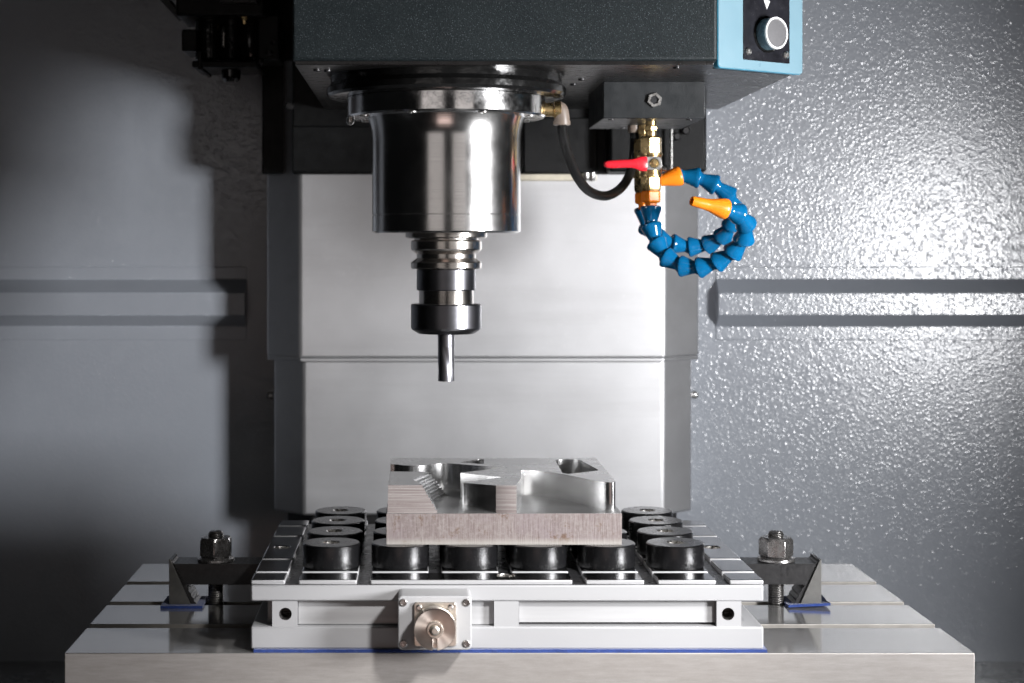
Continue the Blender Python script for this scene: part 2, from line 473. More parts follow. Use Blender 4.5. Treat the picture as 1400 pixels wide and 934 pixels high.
# ------------------------------------------------------------------ column way cover
wc = thing('way_cover', 'telescoping stainless way cover standing behind the spindle', 'way cover', (0.07, Y(1.93), -0.06))
def cover(xl, xr, xl2, xr2, df, db, z0, z1):
    return prism([(xl, Y(df)), (xr, Y(df)), (xr2, Y(db)), (xr2, Y(1.946)), (xl2, Y(1.946)), (xl2, Y(db))], z0, z1)
obj('upper_section', cover(-0.1296, 0.2688, -0.1690, 0.3127, 1.840, 1.878, 0.1911, 0.52), 'stainless', wc, bevel=0.003, segs=3)
obj('hem', cover(-0.1290, 0.2682, -0.1684, 0.3121, 1.8388, 1.8778, 0.1875, 0.1915), 'stainless', wc, bevel=0.001)
obj('lower_section', cover(-0.1266, 0.2702, -0.1617, 0.3062, 1.855, 1.888, 0.0167, 0.190), 'stainless', wc, bevel=0.003, segs=3)
obj('base_section', cover(-0.118, 0.262, -0.148, 0.292, 1.866, 1.90, -0.19, 0.0167), 'clamp', wc, bevel=0.002)
for px, py in ((372, 541), (947, 540)):
    p = at(px, py, 1.90) + Vector((-0.0020 if px < 500 else 0.0020, 0, 0))
    obj('rivet', lathe([(0.0045, 0), (0.0042, 0.0015), (0.002, 0.003), (0, 0.0033)], (p.x, Y(1.9005), p.z), (0, -1, 0), 16), 'zinc', wc)

# ------------------------------------------------------------------ spindle head
ZH = 0.462
hd = thing('spindle_head', 'dark speckled spindle head with blue corner panel above the table', 'spindle head', (0.0247, 0.2, ZH))
foot = [(-0.1037, 0.086), (0.2450, 0.086), (0.2484, 0.116), (0.3285, 0.1735), (0.3285, Y(1.823)), (-0.1037, Y(1.823))]
obj('housing', prism(foot, ZH + 0.003, 0.80), 'powder', hd, bevel=0.0025, segs=3)
foot2 = [(-0.1017, 0.090), (0.243, 0.090), (0.247, 0.120), (0.3250, 0.1765), (0.3250, Y(1.822)), (-0.1017, Y(1.822))]
obj('bottom_sheet', prism(foot2, ZH, ZH + 0.0035), 'underside', hd, bevel=0.0006)
obj('collar', lathe([(0.100, 0.444), (0.104, 0.4445), (0.106, 0.447), (0.106, 0.452), (0.1025, 0.456), (0.1025, 0.4625)], (0.0247, 0.2, 0), n=96), 'gloss_black', hd)
obj('flange', lathe([(0.060, 0.4265), (0.0865, 0.4265), (0.088, 0.428), (0.088, 0.4435), (0.0868, 0.4446), (0.06, 0.4446)], (0.0247, 0.2, 0), n=128), 'flange', hd)
sp = obj('spindle_nose', lathe([(0.030, 0.3246), (0.0640, 0.3246), (0.0659, 0.3262), (0.0659, 0.3398), (0.0650, 0.3402), (0.0650, 0.3408), (0.0659, 0.3412),
                                (0.0659, 0.408), (0.0664, 0.414), (0.0680, 0.421), (0.0700, 0.4266)], (0.0247, 0.2, 0), n=128), 'spindle', hd, smooth=25)
obj('drive_ring', lathe([(0.02, 0.3200), (0.0350, 0.3200), (0.0364, 0.3212), (0.0364, 0.3250), (0.02, 0.3250)], (0.0247, 0.2, 0), n=96), 'holder', hd)
for k in range(8):
    a = R(22.5 + 45 * k)
    c = (0.0247 + 0.078 * math.cos(a), 0.2 + 0.078 * math.sin(a))
    obj('screw', lathe([(0.0042, 0.0), (0.0042, -0.0008), (0.0036, -0.0012), (0.0018, -0.0012), (0.0018, -0.0004)], (c[0], c[1], 0.4268), n=16), 'zinc', hd)
p = at(477, 166, 1.50)
obj('grease_nipple', lathe([(0.0026, 0.010), (0.0026, 0.004), (0.0036, 0.003), (0.0036, -0.001), (0.002, -0.003), (0, -0.0035)], (p.x + 0.0012, p.y, p.z), n=12), 'zinc', hd)
for px, py in ((433, 95), (448, 96), (925, 92), (795, 108), (784, 115), (700, 96)):
    d = (ZH - ZC) * FPX / (341 - py)
    x = (px - 572) * d / FPX
    obj('cover_screw', lathe([(0.0030, 0.0003), (0.0030, -0.0012), (0.0022, -0.0018), (0.001, -0.0018), (0, -0.001)], (x, Y(d), ZH), n=14), 'clamp', hd)

# corner panel with its push button
A = Vector((0.2484, 0.114, ZH)); U = Vector((0.0836, 0.059, 0)).normalized(); N = Vector((U.y, -U.x, 0))
def slab(s0, s1, z0, z1, n0, n1, r=0.0, bm=None, mi_top=0, mi_side=0):
    pts = [(s0, z0), (s1, z0), (s1, z1), (s0, z1)]
    if r:
        q = []
        for (cx, cz, a0) in ((s0 + r, z0 + r, 180), (s1 - r, z0 + r, 270), (s1 - r, z1 - r, 0), (s0 + r, z1 - r, 90)):
            q += [(cx + r * math.cos(R(a0 + 15 * i)), cz + r * math.sin(R(a0 + 15 * i))) for i in range(7)]
        pts = q
    bm = prism(pts, n0, n1, bm=bm, mi_top=mi_top, mi_side=mi_side)
    for v in bm.verts: v.co = A + U * v.co.x + N * v.co.z + Vector((0, 0, v.co.y))
    return bm
cp = obj('corner_panel', slab(-0.0005, 0.1026, 0.0, 0.33, -0.004, 0.004, 0.004, mi_top=0, mi_side=1), ['panel_blue', 'panel_edge'], hd, bevel=0.0012)
obj('button_plate', slab(0.0285, 0.085, 0.0085, 0.30, 0.002, 0.0048, 0.001), 'panel_black', cp, bevel=0.0005)
bc = A + U * 0.0565 + Vector((0, 0, 0.0318))
obj('button_bezel', lathe([(0.0158, 0.0044), (0.0158, 0.0052), (0.0150, 0.0057), (0.010, 0.0057)], bc, N, 64), 'gloss_black', cp)
obj('button', lathe([(0.0136, 0.004), (0.0136, 0.0150), (0.0132, 0.0156), (0.0116, 0.0156)], bc, N, 64, cap=False), 'button_body', cp)
obj('button_ring', lathe([(0.0138, 0.0148), (0.0136, 0.0164), (0.0119, 0.0164), (0.0117, 0.0152)], bc, N, 64, cap=False), 'button_ring', cp)
obj('button_face', lathe([(0.0120, 0.0150), (0.0118, 0.0156), (0.006, 0.0160), (0, 0.0161)], bc, N, 64), 'button_face', cp)
for s, z in ((0.0335, 0.0155), (0.0795, 0.0155)):
    obj('panel_screw', lathe([(0.0032, 0.0045), (0.0032, 0.0062), (0.0022, 0.0072), (0.001, 0.0072), (0.0008, 0.0064), (0, 0.0064)], A + U * s + Vector((0, 0, z)), N, 16), 'zinc', cp)
arrow = [(0.0565, 0.0530), (0.0602, 0.0605), (0.0578, 0.0605), (0.0578, 0.0760), (0.0552, 0.0760), (0.0552, 0.0605), (0.0528, 0.0605)]
bm = prism(arrow, 0.0047, 0.0051)
for v in bm.verts: v.co = A + U * v.co.x + N * v.co.z + Vector((0, 0, v.co.y))
obj('arrow_mark', bm, 'white_print', cp)

# elbow fitting on the flange
e = at(757, 150, 1.495)
bm = lathe([(0.0062, -0.016), (0.0062, 0.004), (0.0078, 0.0045), (0.0078, 0.010), (0.006, 0.0105)], e - Vector((0.004, 0, 0)), (1, 0, 0), 20)
ef = obj('elbow_fitting', bm, 'brass', hd)
e2 = at(767, 151, 1.495)
bm = tube(catmull([e + Vector((0.0, 0, 0)), e2 + Vector((-0.001, 0, 0.001)), e2 + Vector((0.0008, 0, -0.006)), e2 + Vector((0.0008, 0, -0.011))], 6), 0.0068, 20)
lathe([(0.0076, 0.0), (0.0076, -0.0035), (0.006, -0.004)], e2 + Vector((0.0008, 0, -0.0095)), (0, 0, 1), 20, bm)
obj('elbow_body', bm, 'beige', ef)

# carriage that bears the head on the column
ca = thing('head_carriage', 'black carriage block carrying the head in front of the cover', 'carriage', (0.07, Y(1.88), 0.394))
obj('body', box(-0.1365, 0.309, Y(1.8215), Y(1.8395), ZC + 103 * 1.8215 / FPX, 0.80), 'black', ca, bevel=0.002)
obj('wing', box(-0.173, -0.130, Y(1.858), Y(1.8765), 0.3936, 0.80), 'black', ca, bevel=0.002)
obj('front_plate', box(-0.1355, -0.02, Y(1.815), Y(1.822), 0.3942, 0.443), 'black', ca, bevel=0.001)
obj('front_plate', box(0.114, 0.193, Y(1.815), Y(1.822), 0.3930, 0.452), 'black', ca, bevel=0.001)
obj('guide_block', box(0.203, 0.306, Y(1.785), Y(1.822), 0.3925, 0.4615), 'black', ca, bevel=0.003)
obj('wiper_strip', box(0.098, 0.194, Y(1.826), Y(1.8395), 0.3850, 0.3920), 'cream', ca, bevel=0.001)
for px, py in ((802, 238), (810, 235)):
    q = at(px, py, 1.816)
    obj('bolt', lathe([(0.0045, 0.0), (0.0045, -0.006), (0.003, -0.009), (0, -0.0095)], (q.x, q.y + 0.003, 0.3932), n=12), 'zinc', ca)
for px, py in ((396, 145), (918, 190), (930, 182)):
    q = at(px, py, 1.82)
    yy = Y(1.8215) if px < 800 else Y(1.785)
    obj('bolt', lathe([(0.0045, -0.0005), (0.0045, 0.004), (0.003, 0.006), (0, 0.006)], (q.x, yy, q.z), (0, -1, 0), 12), 'clamp', ca)
q = at(918, 200, 1.775)
obj('chain', tube([Vector((q.x, Y(1.775), ZH + 0.001)), Vector((q.x, Y(1.775), 0.395))], 0.0013, 8), 'zinc', ca)

# ------------------------------------------------------------------ tool holder and cutter
XS, YS = 0.0247, 0.2
th = thing('tool_holder', 'steel collet tool holder gripped under the spindle nose', 'tool holder', (XS, YS, 0.2355))
def zs(py): return ZC - (py - 341) / 1540.5
def prof(L): return [(r / 1540.5, zs(y)) for r, y in L]
obj('taper_flange', lathe(prof([(44, 317), (44, 328), (47.5, 329), (48.5, 330.5), (48.5, 340.5), (47.5, 342.5), (40.5, 347.5), (40.5, 353.0), (47.5, 358), (48.5, 359.5), (48.5, 366), (47.5, 367.5), (30, 367.5)]), (XS, YS, 0), n=96), 'holder', th, smooth=22)
obj('body', lathe(prof([(30, 367), (38, 367), (40.5, 369), (40.5, 395.5), (39.5, 397), (30, 397)]), (XS, YS, 0), n=96), 'holder_dark', th, smooth=22)
obj('neck', lathe(prof([(30, 396), (37.3, 396), (37.3, 417), (30, 417)]), (XS, YS, 0), n=96), 'holder', th, smooth=22)
obj('collet_nut', lathe(prof([(30, 415.5), (46.5, 415.5), (48.3, 417), (48.3, 448), (47, 450.5), (38, 456), (13, 456.5), (12, 455)]), (XS, YS, 0), n=96), 'holder_dark', th, smooth=22)
em = thing('end_mill', 'short dark end mill pointing down out of the collet nut', 'end mill', (XS, YS, zs(521)))
obj('shank', lathe(prof([(11.4, 450), (11.4, 472), (11.2, 474), (8, 474)]), (XS, YS, 0), n=48), 'carbide', em)
bm = bmesh.new()
rows = []
nz, nn = 20, 36
for k in range(nz + 1):
    t = k / nz; z = zs(472) * (1 - t) + zs(521) * t
    tw = t * 1.15
    row = []
    for i in range(nn):
        a = 2 * math.pi * i / nn
        c = (a * 3 / (2 * math.pi)) % 1.0
        r = (11.3 if c < 0.62 else 11.3 - 0.7 * math.sin((c - 0.62) / 0.38 * math.pi)) / 1540.5
        row.append(bm.verts.new((XS + r * math.cos(a + tw + 0.6), YS + r * math.sin(a + tw + 0.6), z)))
    rows.append(row)
for k in range(nz):
    for i in range(nn):
        j = (i + 1) % nn
        bm.faces.new((rows[k][i], rows[k][j], rows[k + 1][j], rows[k + 1][i]))
bm.faces.new(rows[0]); bm.faces.new(rows[-1])
obj('fluted_end', bm, 'carbide', em, smooth=40)

# ------------------------------------------------------------------ coolant manifold, valves and hoses
ZM = 0.4289
mf = thing('coolant_manifold', 'dark anodised coolant block screwed under the spindle head', 'manifold', (0.2137, 0.2975, ZM))
obj('block', box(0.1676, 0.2597, 0.2306, 0.3646, ZM, ZH + 0.0005), 'block', mf, bevel=0.0007)
q = at(894.5, 137, 1.5236)
obj('plug', lathe([(0.0072, -0.003), (0.0072, 0.001), (0.0066, 0.003), (0.0042, 0.003), (0.0038, 0.0012), (0, 0.0012)], (q.x, 0.2306, q.z), (0, -1, 0), 6, a0=0.3), 'zinc', mf)
obj('plug_bore', lathe([(0.0036, 0.0012), (0.0036, 0.0022), (0.003, 0.0022), (0.003, 0.0014), (0, 0.0014)], (q.x, 0.2306, q.z), (0, -1, 0), 20), 'pole_gap', mf)
for x, y in ((0.176, 0.243), (0.2, 0.35), (0.2475, 0.244)):
    obj('screw', lathe([(0.003, 0.0003), (0.003, -0.0008), (0.0016, -0.0008), (0.0016, 0.0)], (x, y, ZM), n=14), 'clamp', mf)

XV = (890 - 572) * 1.56 / FPX
def zv(py, d=1.56): return ZC - (py - 341) * d / FPX
def make_valve(yv, label):
    t = thing('ball_valve', label, 'valve', (XV, yv, zv(262)), 'brass valves under the coolant block')
    k = 1.56 / FPX
    zb = ZM + 0.0006
    bm = lathe([(7.5 * k, zb), (7.5 * k, zv(172))], (XV, yv, 0), n=24)
    lathe([(8.4 * k, zv(172)), (9.4 * k, zv(173)), (9.4 * k, zv(179)), (8.4 * k, zv(180))], (XV, yv, 0), n=6, bm=bm, a0=0.4)
    lathe([(7.8 * k, zv(180)), (7.8 * k, zv(187.5))], (XV, yv, 0), n=24, bm=bm)
    obj('inlet_fitting', bm, 'brass', t, bevel=0.0003)
    obj('inlet_hexagon', lathe([(13 * k, zv(186.5)), (15.6 * k, zv(188.5)), (15.6 * k, zv(211)), (13.5 * k, zv(211.5))], (XV, yv, 0), n=6, a0=0.23), 'brass', t, bevel=0.0006)
    bm = lathe([(10 * k, zv(209)), (15.4 * k, zv(209.5)), (15.4 * k, zv(213)), (14.2 * k, zv(214)), (14.6 * k, zv(226)), (14.2 * k, zv(237)),
                (15.4 * k, zv(238)), (15.4 * k, zv(241.5)), (12 * k, zv(242))], (XV, yv, 0), n=40)
    obj('body', bm, 'brass', t, smooth=25)
    obj('outlet_hexagon', lathe([(12 * k, zv(241)), (15.2 * k, zv(242)), (15.2 * k, zv(258)), (13.0 * k, zv(262)), (9 * k, zv(262))], (XV, yv, 0), n=6, a0=0.23), 'brass', t, bevel=0.0006)
    return t
YV = Y(1.56)
v1 = make_valve(YV, 'brass ball valve with a red lever under the coolant block')
zb = zv(224.6)
obj('stem', lathe([(0.0062, -0.016), (0.0062, -0.0065), (0.0045, -0.006), (0.0045, 0.0015), (0.0036, 0.0022), (0.0026, 0.0022), (0.002, 0.004), (0, 0.004)], (XV + 0.0007, YV - 0.0165, zb), (0, -1, 0), 24), 'brass', v1)
def rounded(x0, x1, z0, z1, r):
    q = []
    for (cx, cz, a0) in ((x0 + r, z0 + r, 180), (x1 - r, z0 + r, 270), (x1 - r, z1 - r, 0), (x0 + r, z1 - r, 90)):
        q += [(cx + r * math.cos(R(a0 + 15 * i)), cz + r * math.sin(R(a0 + 15 * i))) for i in range(7)]
    return q
lever = obj('lever', prism(rounded(XV - 0.0125, XV + 0.0078, zb - 0.0062, zb + 0.0062, 0.004), YV - 0.0172, YV - 0.0150, plane='XZ'), 'zinc', v1, bevel=0.0004)
# vinyl grip: swept oval that narrows away from the stem
bm = bmesh.new(); rows = []
for x, hz, hy, dz in ((-0.006, 0.0064, 0.0022, 0), (-0.0068, 0.0068, 0.0026, 0), (-0.012, 0.0068, 0.0028, 0.0), (-0.016, 0.0052, 0.0030, 0.0003), (-0.020, 0.0040, 0.0032, 0.0002), (-0.028, 0.0038, 0.0034, 0.0),
                      (-0.038, 0.0037, 0.0034, -0.0004), (-0.0425, 0.0034, 0.0032, -0.0005), (-0.0450, 0.0024, 0.0024, -0.0005), (-0.0456, 0.0008, 0.0008, -0.0005)):
    rows.append([bm.verts.new((XV + x, YV - 0.0164 + hy * math.sin(2 * math.pi * i / 20), zb + dz - 0.0005 + hz * math.copysign(abs(math.cos(2 * math.pi * i / 20)) ** 0.7, math.cos(2 * math.pi * i / 20)))) for i in range(20)])
for a, b in zip(rows, rows[1:]):
    for i in range(20): bm.faces.new((a[i], a[(i + 1) % 20], b[(i + 1) % 20], b[i]))
bm.faces.new(rows[0]); bm.faces.new(rows[-1])
obj('grip', bm, 'red', lever, smooth=60)
YV2 = Y(1.606)
v2 = make_valve(YV2, 'brass ball valve half hidden behind the red levered one')
q = at(912, 232, 1.606)
obj('stem', lathe([(0.0045, -0.01), (0.0045, 0.004), (0.003, 0.006), (0, 0.0065)], (XV + 0.017, YV2, q.z), (1, 0, 0), 14), 'zinc', v2)

SEG = [(0.0030, -0.0010), (0.0088, -0.0010), (0.0098, 0.0), (0.0098, 0.0018), (0.0091, 0.0034), (0.0063, 0.0115), (0.0056, 0.0140), (0.0062, 0.0155), (0.0068, 0.0175), (0.0064, 0.0195), (0.0045, 0.0210)]
def make_hose(path, yv, nozzle_len, label):
    pts = catmull(path, 24)
    t = thing('coolant_hose', label, 'coolant hose', path[0], 'segmented coolant hoses')
    k = 1.56 / FPX
    x = XV - 0.0018 if False else XV
    bm = lathe([(9 * k, zv(260)), (13.0 * k, zv(261.5)), (14.2 * k, zv(263)), (14.2 * k, zv(275)), (12.5 * k, zv(277)), (9.0 * k, zv(277.5)), (8.6 * k, zv(281)), (9.6 * k, zv(284)), (8.6 * k, zv(288))], (x, yv, 0), n=6, a0=0.23)
    obj('adapter', bm, 'orange', t, bevel=0.0005)
    step = 0.0170
    # walk the path at even steps
    acc = [0.0]
    for a, b in zip(pts, pts[1:]): acc.append(acc[-1] + (b - a).length)
    tot = acc[-1] - nozzle_len
    n = max(1, round(tot / step)); step = tot / n
    def point(s):
        for i in range(len(acc) - 1):
            if acc[i + 1] >= s: 
                return pts[i].lerp(pts[i + 1], (s - acc[i]) / max(1e-9, acc[i + 1] - acc[i]))
        return pts[-1]
    for i in range(n):
        a, b = point(i * step), point((i + 1) * step)
        ax = (b - a).normalized()
        f = step / 0.0170
        obj('segment', lathe([(r, h * f) for r, h in SEG], a, ax, 28), 'blue', t, smooth=40)
    a, b = point(tot - 0.001), pts[-1]
    L = (b - a).length
    obj('nozzle', lathe([(0.0050, 0.0), (0.0086, 0.0), (0.0092, 0.0012), (0.0092, 0.0035), (0.0078, 0.0095), (0.0060, 0.0155), (0.0052, 0.020), (0.0044, L - 0.0012), (0.0040, L), (0.0028, L), (0.0026, L - 0.006), (0, L - 0.006)], a, (b - a), 28), 'orange', t, smooth=45)
    return t
def c5(cx, cy, d): return at(860 + cx * 0.182, 215 + cy * 0.182, d)
hA = make_hose([Vector((XV, YV, zv(284))), c5(160, 470, 1.559), c5(178, 560, 1.557), c5(215, 670, 1.552), c5(290, 765, 1.546), c5(400, 822, 1.540), c5(520, 832, 1.534), c5(640, 800, 1.528),
                c5(750, 740, 1.522), c5(840, 660, 1.516), c5(880, 560, 1.508), c5(868, 465, 1.498), c5(790, 408, 1.488), c5(680, 380, 1.482), c5(470, 328, 1.474)], YV, 0.034,
               'blue segmented coolant hose from the red levered valve, its orange nozzle inside the loop')
hB = make_hose([Vector((XV, YV2, zv(284))), c5(110, 465, 1.606), c5(160, 560, 1.612), c5(240, 620, 1.618), c5(340, 655, 1.622), c5(450, 675, 1.624), c5(560, 668, 1.622), c5(660, 630, 1.616),
                c5(735, 570, 1.606), c5(785, 480, 1.596), c5(800, 385, 1.588), c5(760, 300, 1.582), c5(690, 235, 1.580), c5(590, 180, 1.580), c5(490, 148, 1.582), c5(390, 138, 1.583), c5(250, 172, 1.583), c5(105, 212, 1.583)], YV2, 0.036,
               'blue segmented coolant hose with its orange nozzle pointing behind the brass valves')

# braided hose between elbow and manifold
hp = [e2 + Vector((0.0008, 0, -0.0115)), at(770, 185, 1.498), at(776, 210, 1.505), at(788, 240, 1.52), at(805, 261, 1.54), at(828, 268, 1.56), at(849, 257, 1.58), at(862, 235, 1.60), at(867, 205, 1.61), Vector((at(867, 190, 1.612).x, Y(1.612), ZM + 0.001))]
bh = thing('braided_hose', 'black braided hose looping from the elbow fitting to the coolant block', 'hose', hp[0])
obj('hose_tube', tube(catmull(hp, 12), 0.0044, 20, uv_len=0.02), 'hose', bh, smooth=80)
q = hp[-1]
obj('end_collar', lathe([(0.0062, 0.0), (0.0062, -0.006), (0.0052, -0.0075), (0.0045, -0.0075)], (q.x, q.y, ZM + 0.0004), n=20), 'beige', bh)

# ------------------------------------------------------------------ tool changer, in the dark corner
tc = thing('tool_changer', 'black tool changer arm hanging in the dark corner beside the head', 'tool changer', at(310, 60, 1.76))
def blk(x0, x1, y0, y1, d0, d1): 
    a, b = at(x0, y1, d0), at(x1, y0, d0)
    return (a.x, b.x, Y(d0), Y(d1), a.z, b.z)
obj('arm_plate', box(*blk(262, 352, 83, 92, 1.72, 1.80)), 'black', tc, bevel=0.0015)
obj('side_plate', box(*blk(270, 276, 70, 95, 1.718, 1.80)), 'black', tc, bevel=0.001)
obj('finger', box(*blk(248, 270, 40, 70, 1.73, 1.79)), 'black', tc, bevel=0.002)
q = at(316, 112, 1.75)
obj('piston', lathe([(0, 0), (0.006, 0.0), (0.0095, 0.003), (0.0100, 0.006), (0.0100, 0.016), (0.0085, 0.018)], q, n=24), 'gloss_black', tc)
for px, py0, py1, r, m_ in ((288, 20, 84, 0.016, 'gloss_black'), (318, 25, 84, 0.013, 'gloss_black'), (343, 18, 84, 0.011, 'gloss_black')):
    a, b = at(px, py1, 1.75), at(px, py0, 1.75)
    obj('cylinder', lathe([(r * 0.9, 0), (r, 0.002), (r, (b - a).length - 0.002), (r * 0.9, (b - a).length)], a, n=32), m_, tc)
obj('top_block', box(*blk(240, 362, -120, 22, 1.715, 1.80)), 'black', tc, bevel=0.003)
obj('top_rail', box(*blk(300, 352, -60, 4, 1.70, 1.716)), 'underside', tc, bevel=0.001)
q = at(334, 33, 1.725)
obj('nozzle', lathe([(0.0016, 0), (0.0022, 0.004), (0.0042, 0.006), (0.0042, 0.013), (0.003, 0.015), (0.003, 0.03)], q, n=6), 'brass', tc)
q = at(306, 64, 1.715)
obj('pin', lathe([(0.0022, 0), (0.0022, 0.012), (0.0026, 0.0125), (0.0026, 0.014), (0.0020, 0.0145), (0.0018, 0.019), (0, 0.023)], q, n=12), 'holder', tc)
for px, py in ((318, 52), (375, 56), (368, 70), (356, 82)):
    q = at(px, py, 1.715 if px < 350 else 1.74)
    obj('bolt', lathe([(0.004, 0.0), (0.004, -0.003), (0.002, -0.0045), (0, -0.0045)], q, (0, 0, 1), 12), 'clamp', tc)
obj('side_bracket', box(*blk(352, 382, 20, 82, 1.74, 1.80)), 'black', tc, bevel=0.002)
a, b = at(215, -12, 1.78), at(250, 26, 1.78)
dv = (b - a)
bm = tube([a, b], 0.0042, 6)
obj('guard_strip', bm, 'underside', tc)
obj('hanger', box(*blk(252, 385, -330, -118, 1.72, 1.80)), 'black', tc)
bm = box(-0.30, -0.104, Y(1.72), Y(1.80), 0.62, 0.66); obj('cross_arm', bm, 'black', tc)

# ================================================================== table
tb = thing('machine_table', 'ground steel machine table with T slots under the magnetic chuck', 'table', (0.07, 0.18, -0.05))
XL, XR = -0.2721, 0.4278
edges = [0.0]
for s in (0.093, 0.1815, 0.271): edges += [s - 0.007, s + 0.007]
edges.append(0.367)
prof_t = [(0.0, -0.05)]
prof_t += [(0.0, 0.0)]
for s in (0.093, 0.1815, 0.271):
    prof_t += [(s - 0.007, 0.0), (s - 0.007, -0.014), (s - 0.0125, -0.014), (s - 0.0125, -0.024), (s + 0.0125, -0.024), (s + 0.0125, -0.014), (s + 0.007, -0.014), (s + 0.007, 0.0)]
prof_t += [(0.367, 0.0), (0.367, -0.05)]
bm = prism(prof_t, XL, XR, plane='YZ')
bm.normal_update()
for f in bm.faces:
    c = f.calc_center_median()
    if abs(f.normal.z) > 0.9 and c.z > -0.001: f.material_index = 0
    elif c.y < 0.001 or abs(f.normal.x) > 0.9: f.material_index = 1
    else: f.material_index = 2
obj('table_body', bm, ['table_top', 'table_side', 'slot'], tb, bevel=0.0007)

# felt under the chuck
def felt_sheet(x0, x1, y0, y1, z0, th_, nx, ny, amp, edge, seed, lift=None):
    rnd = random.Random(seed); bm = bmesh.new(); V = {}
    for i in range(nx + 1):
        for j in range(ny + 1):
            x = x0 + (x1 - x0) * i / nx; y = y0 + (y1 - y0) * j / ny
            if i in (0, nx): x += rnd.uniform(-edge, edge)
            if j in (0, ny): y += rnd.uniform(-edge, edge)
            dz = lift(i / nx, j / ny) if lift else 0
            for k in (0, 1):
                V[i, j, k] = bm.verts.new((x, y, z0 + dz + k * th_ + (rnd.uniform(0, amp) if k else 0)))
    for i in range(nx):
        for j in range(ny):
            bm.faces.new([V[i, j, 1], V[i + 1, j, 1], V[i + 1, j + 1, 1], V[i, j + 1, 1]])
            bm.faces.new([V[i, j, 0], V[i, j + 1, 0], V[i + 1, j + 1, 0], V[i + 1, j, 0]])
    for i in range(nx):
        bm.faces.new([V[i, 0, 0], V[i + 1, 0, 0], V[i + 1, 0, 1], V[i, 0, 1]]); bm.faces.new([V[i, ny, 0], V[i, ny, 1], V[i + 1, ny, 1], V[i + 1, ny, 0]])
    for j in range(ny):
        bm.faces.new([V[0, j, 0], V[0, j, 1], V[0, j + 1, 1], V[0, j + 1, 0]]); bm.faces.new([V[nx, j, 0], V[nx, j + 1, 0], V[nx, j + 1, 1], V[nx, j, 1]])
    return bm
bm = felt_sheet(-0.1265, 0.2685, 0.0012, 0.292, 0.0001, 0.0023, 90, 12, 0.0001, 0.0005, 3)
tag(obj('felt_mat', bm, 'felt', loc=(0.07, 0.146, 0), smooth=60), 'long thin blue felt mat under the white magnetic chuck', 'felt mat')

# ================================================================== magnetic chuck
CX0, CX1, CY0, CY1 = -0.1292, 0.2662, 0.004, 0.290
ZT = 0.0555
ch = thing('magnetic_chuck', 'white magnetic chuck with slotted steel top clamped on the table', 'magnetic chuck', (0.0685, 0.147, 0.0022))
obj('base_plate', box(CX0, CX1, CY0, CY1, 0.0022, 0.0193), 'chuck', ch, bevel=0.0013, segs=3)
obj('core', box(CX0 + 0.0115, CX1 - 0.0165, CY0 + 0.014, CY1 - 0.014, 0.0188, 0.0395), 'chuck', ch, bevel=0.001)
def holed_post(x0, x1, hx):
    h = [circ(hx, 0.0289, 0.0049, 24)] if hx is not None else []
    return prism([(x0, 0.0191), (x1, 0.0191), (x1, 0.0392), (x0, 0.0392)], CY0 + 0.0012, CY0 + 0.020, h, plane='XZ', mi_hole=1)
for x0, x1, hx in ((-0.1128, -0.0935, -0.1026), (0.0584, 0.0775, None), (0.2302, 0.2492, 0.2390)):
    po = obj('post', holed_post(x0, x1, hx), ['chuck', 'nut'], ch)
    if hx is not None:
        obj('bore', lathe([(0.0050, 0.0), (0.0040, 0.002), (0.0040, 0.012), (0, 0.012)], (hx, CY0 + 0.0014, 0.0289), (0, 1, 0), 24, cap=False), 'thread', po)
obj('panel', box(-0.0932, 0.0582, CY0 + 0.0065, CY0 + 0.015, 0.0196, 0.0388), 'chuck_panel', ch, bevel=0.0004)
obj('panel', box(0.0778, 0.2300, CY0 + 0.0065, CY0 + 0.015, 0.0212, 0.0388), 'chuck_panel', ch, bevel=0.0004)
obj('top_plate', box(CX0, CX1, CY0, CY1, 0.0390, ZT - 0.0042), ['chuck'], ch, bevel=0.0013, segs=3)
obj('slot_floor', box(CX0 + 0.002, CX1 - 0.002, CY0 + 0.001, CY1 - 0.001, ZT - 0.0044, ZT - 0.0036), 'pole_gap', ch)
PT = 0.0554; XB = [0.0685 + PT * (k - 3) for k in range(7)]; YB = [0.036 + PT * k for k in range(5)]
hw, hy = 0.0052, 0.0036
def land(name, x0, x1, y0, y1, holes=(), front=False):
    z0 = ZT - 0.0046
    if front and y0 < 0.01:
        z0 = ZT - 0.0040
    bm = prism([(x0, y0), (x1, y0), (x1, y1), (x0, y1)], z0, ZT, [circ(hx, hy_, r, 24) for hx, hy_, r in holes], mi_top=0, mi_side=1, mi_hole=2)
    o = obj(name, bm, ['pole', 'chuck', 'hole'], ch, bevel=0.0011, segs=2)
    o.modifiers['bevel'].harden_normals = False
    return o
for i in range(6):
    for j in range(4):
        land('pole', XB[i] + hw, XB[i + 1] - hw, YB[j] + hy, YB[j + 1] - hy)
for x0, x1 in ((CX0, XB[0] - hw), (XB[6] + hw, CX1)):
    land('rail', x0, x1, YB[0] + hy, YB[1] - hy)
    hxm = (x0 + x1) / 2 + (-0.0005 if x0 < 0 else -0.002)
    land('rail', x0, x1, YB[1] + hy, YB[3] - hy, [(hxm, YB[2], 0.0072)])
    land('rail', x0, x1, YB[3] + hy, YB[4] - hy)
for y0, y1, ym in ((CY0, YB[0] - hy, 0.0225), (YB[4] + hy, CY1, 0.2715)):
    xs = [CX0, XB[0] - hw, XB[0] + hw, XB[1] - hw, XB[1] + hw, XB[4] - hw, XB[4] + hw, XB[5] - hw, XB[5] + hw, XB[6] - hw, XB[6] + hw, CX1]
    for k in range(0, 12, 2):
        hl = [(XB[3], ym, 0.0072)] if k == 4 else []
        land('rim', xs[k], xs[k + 1], y0, y1, hl, front=True)
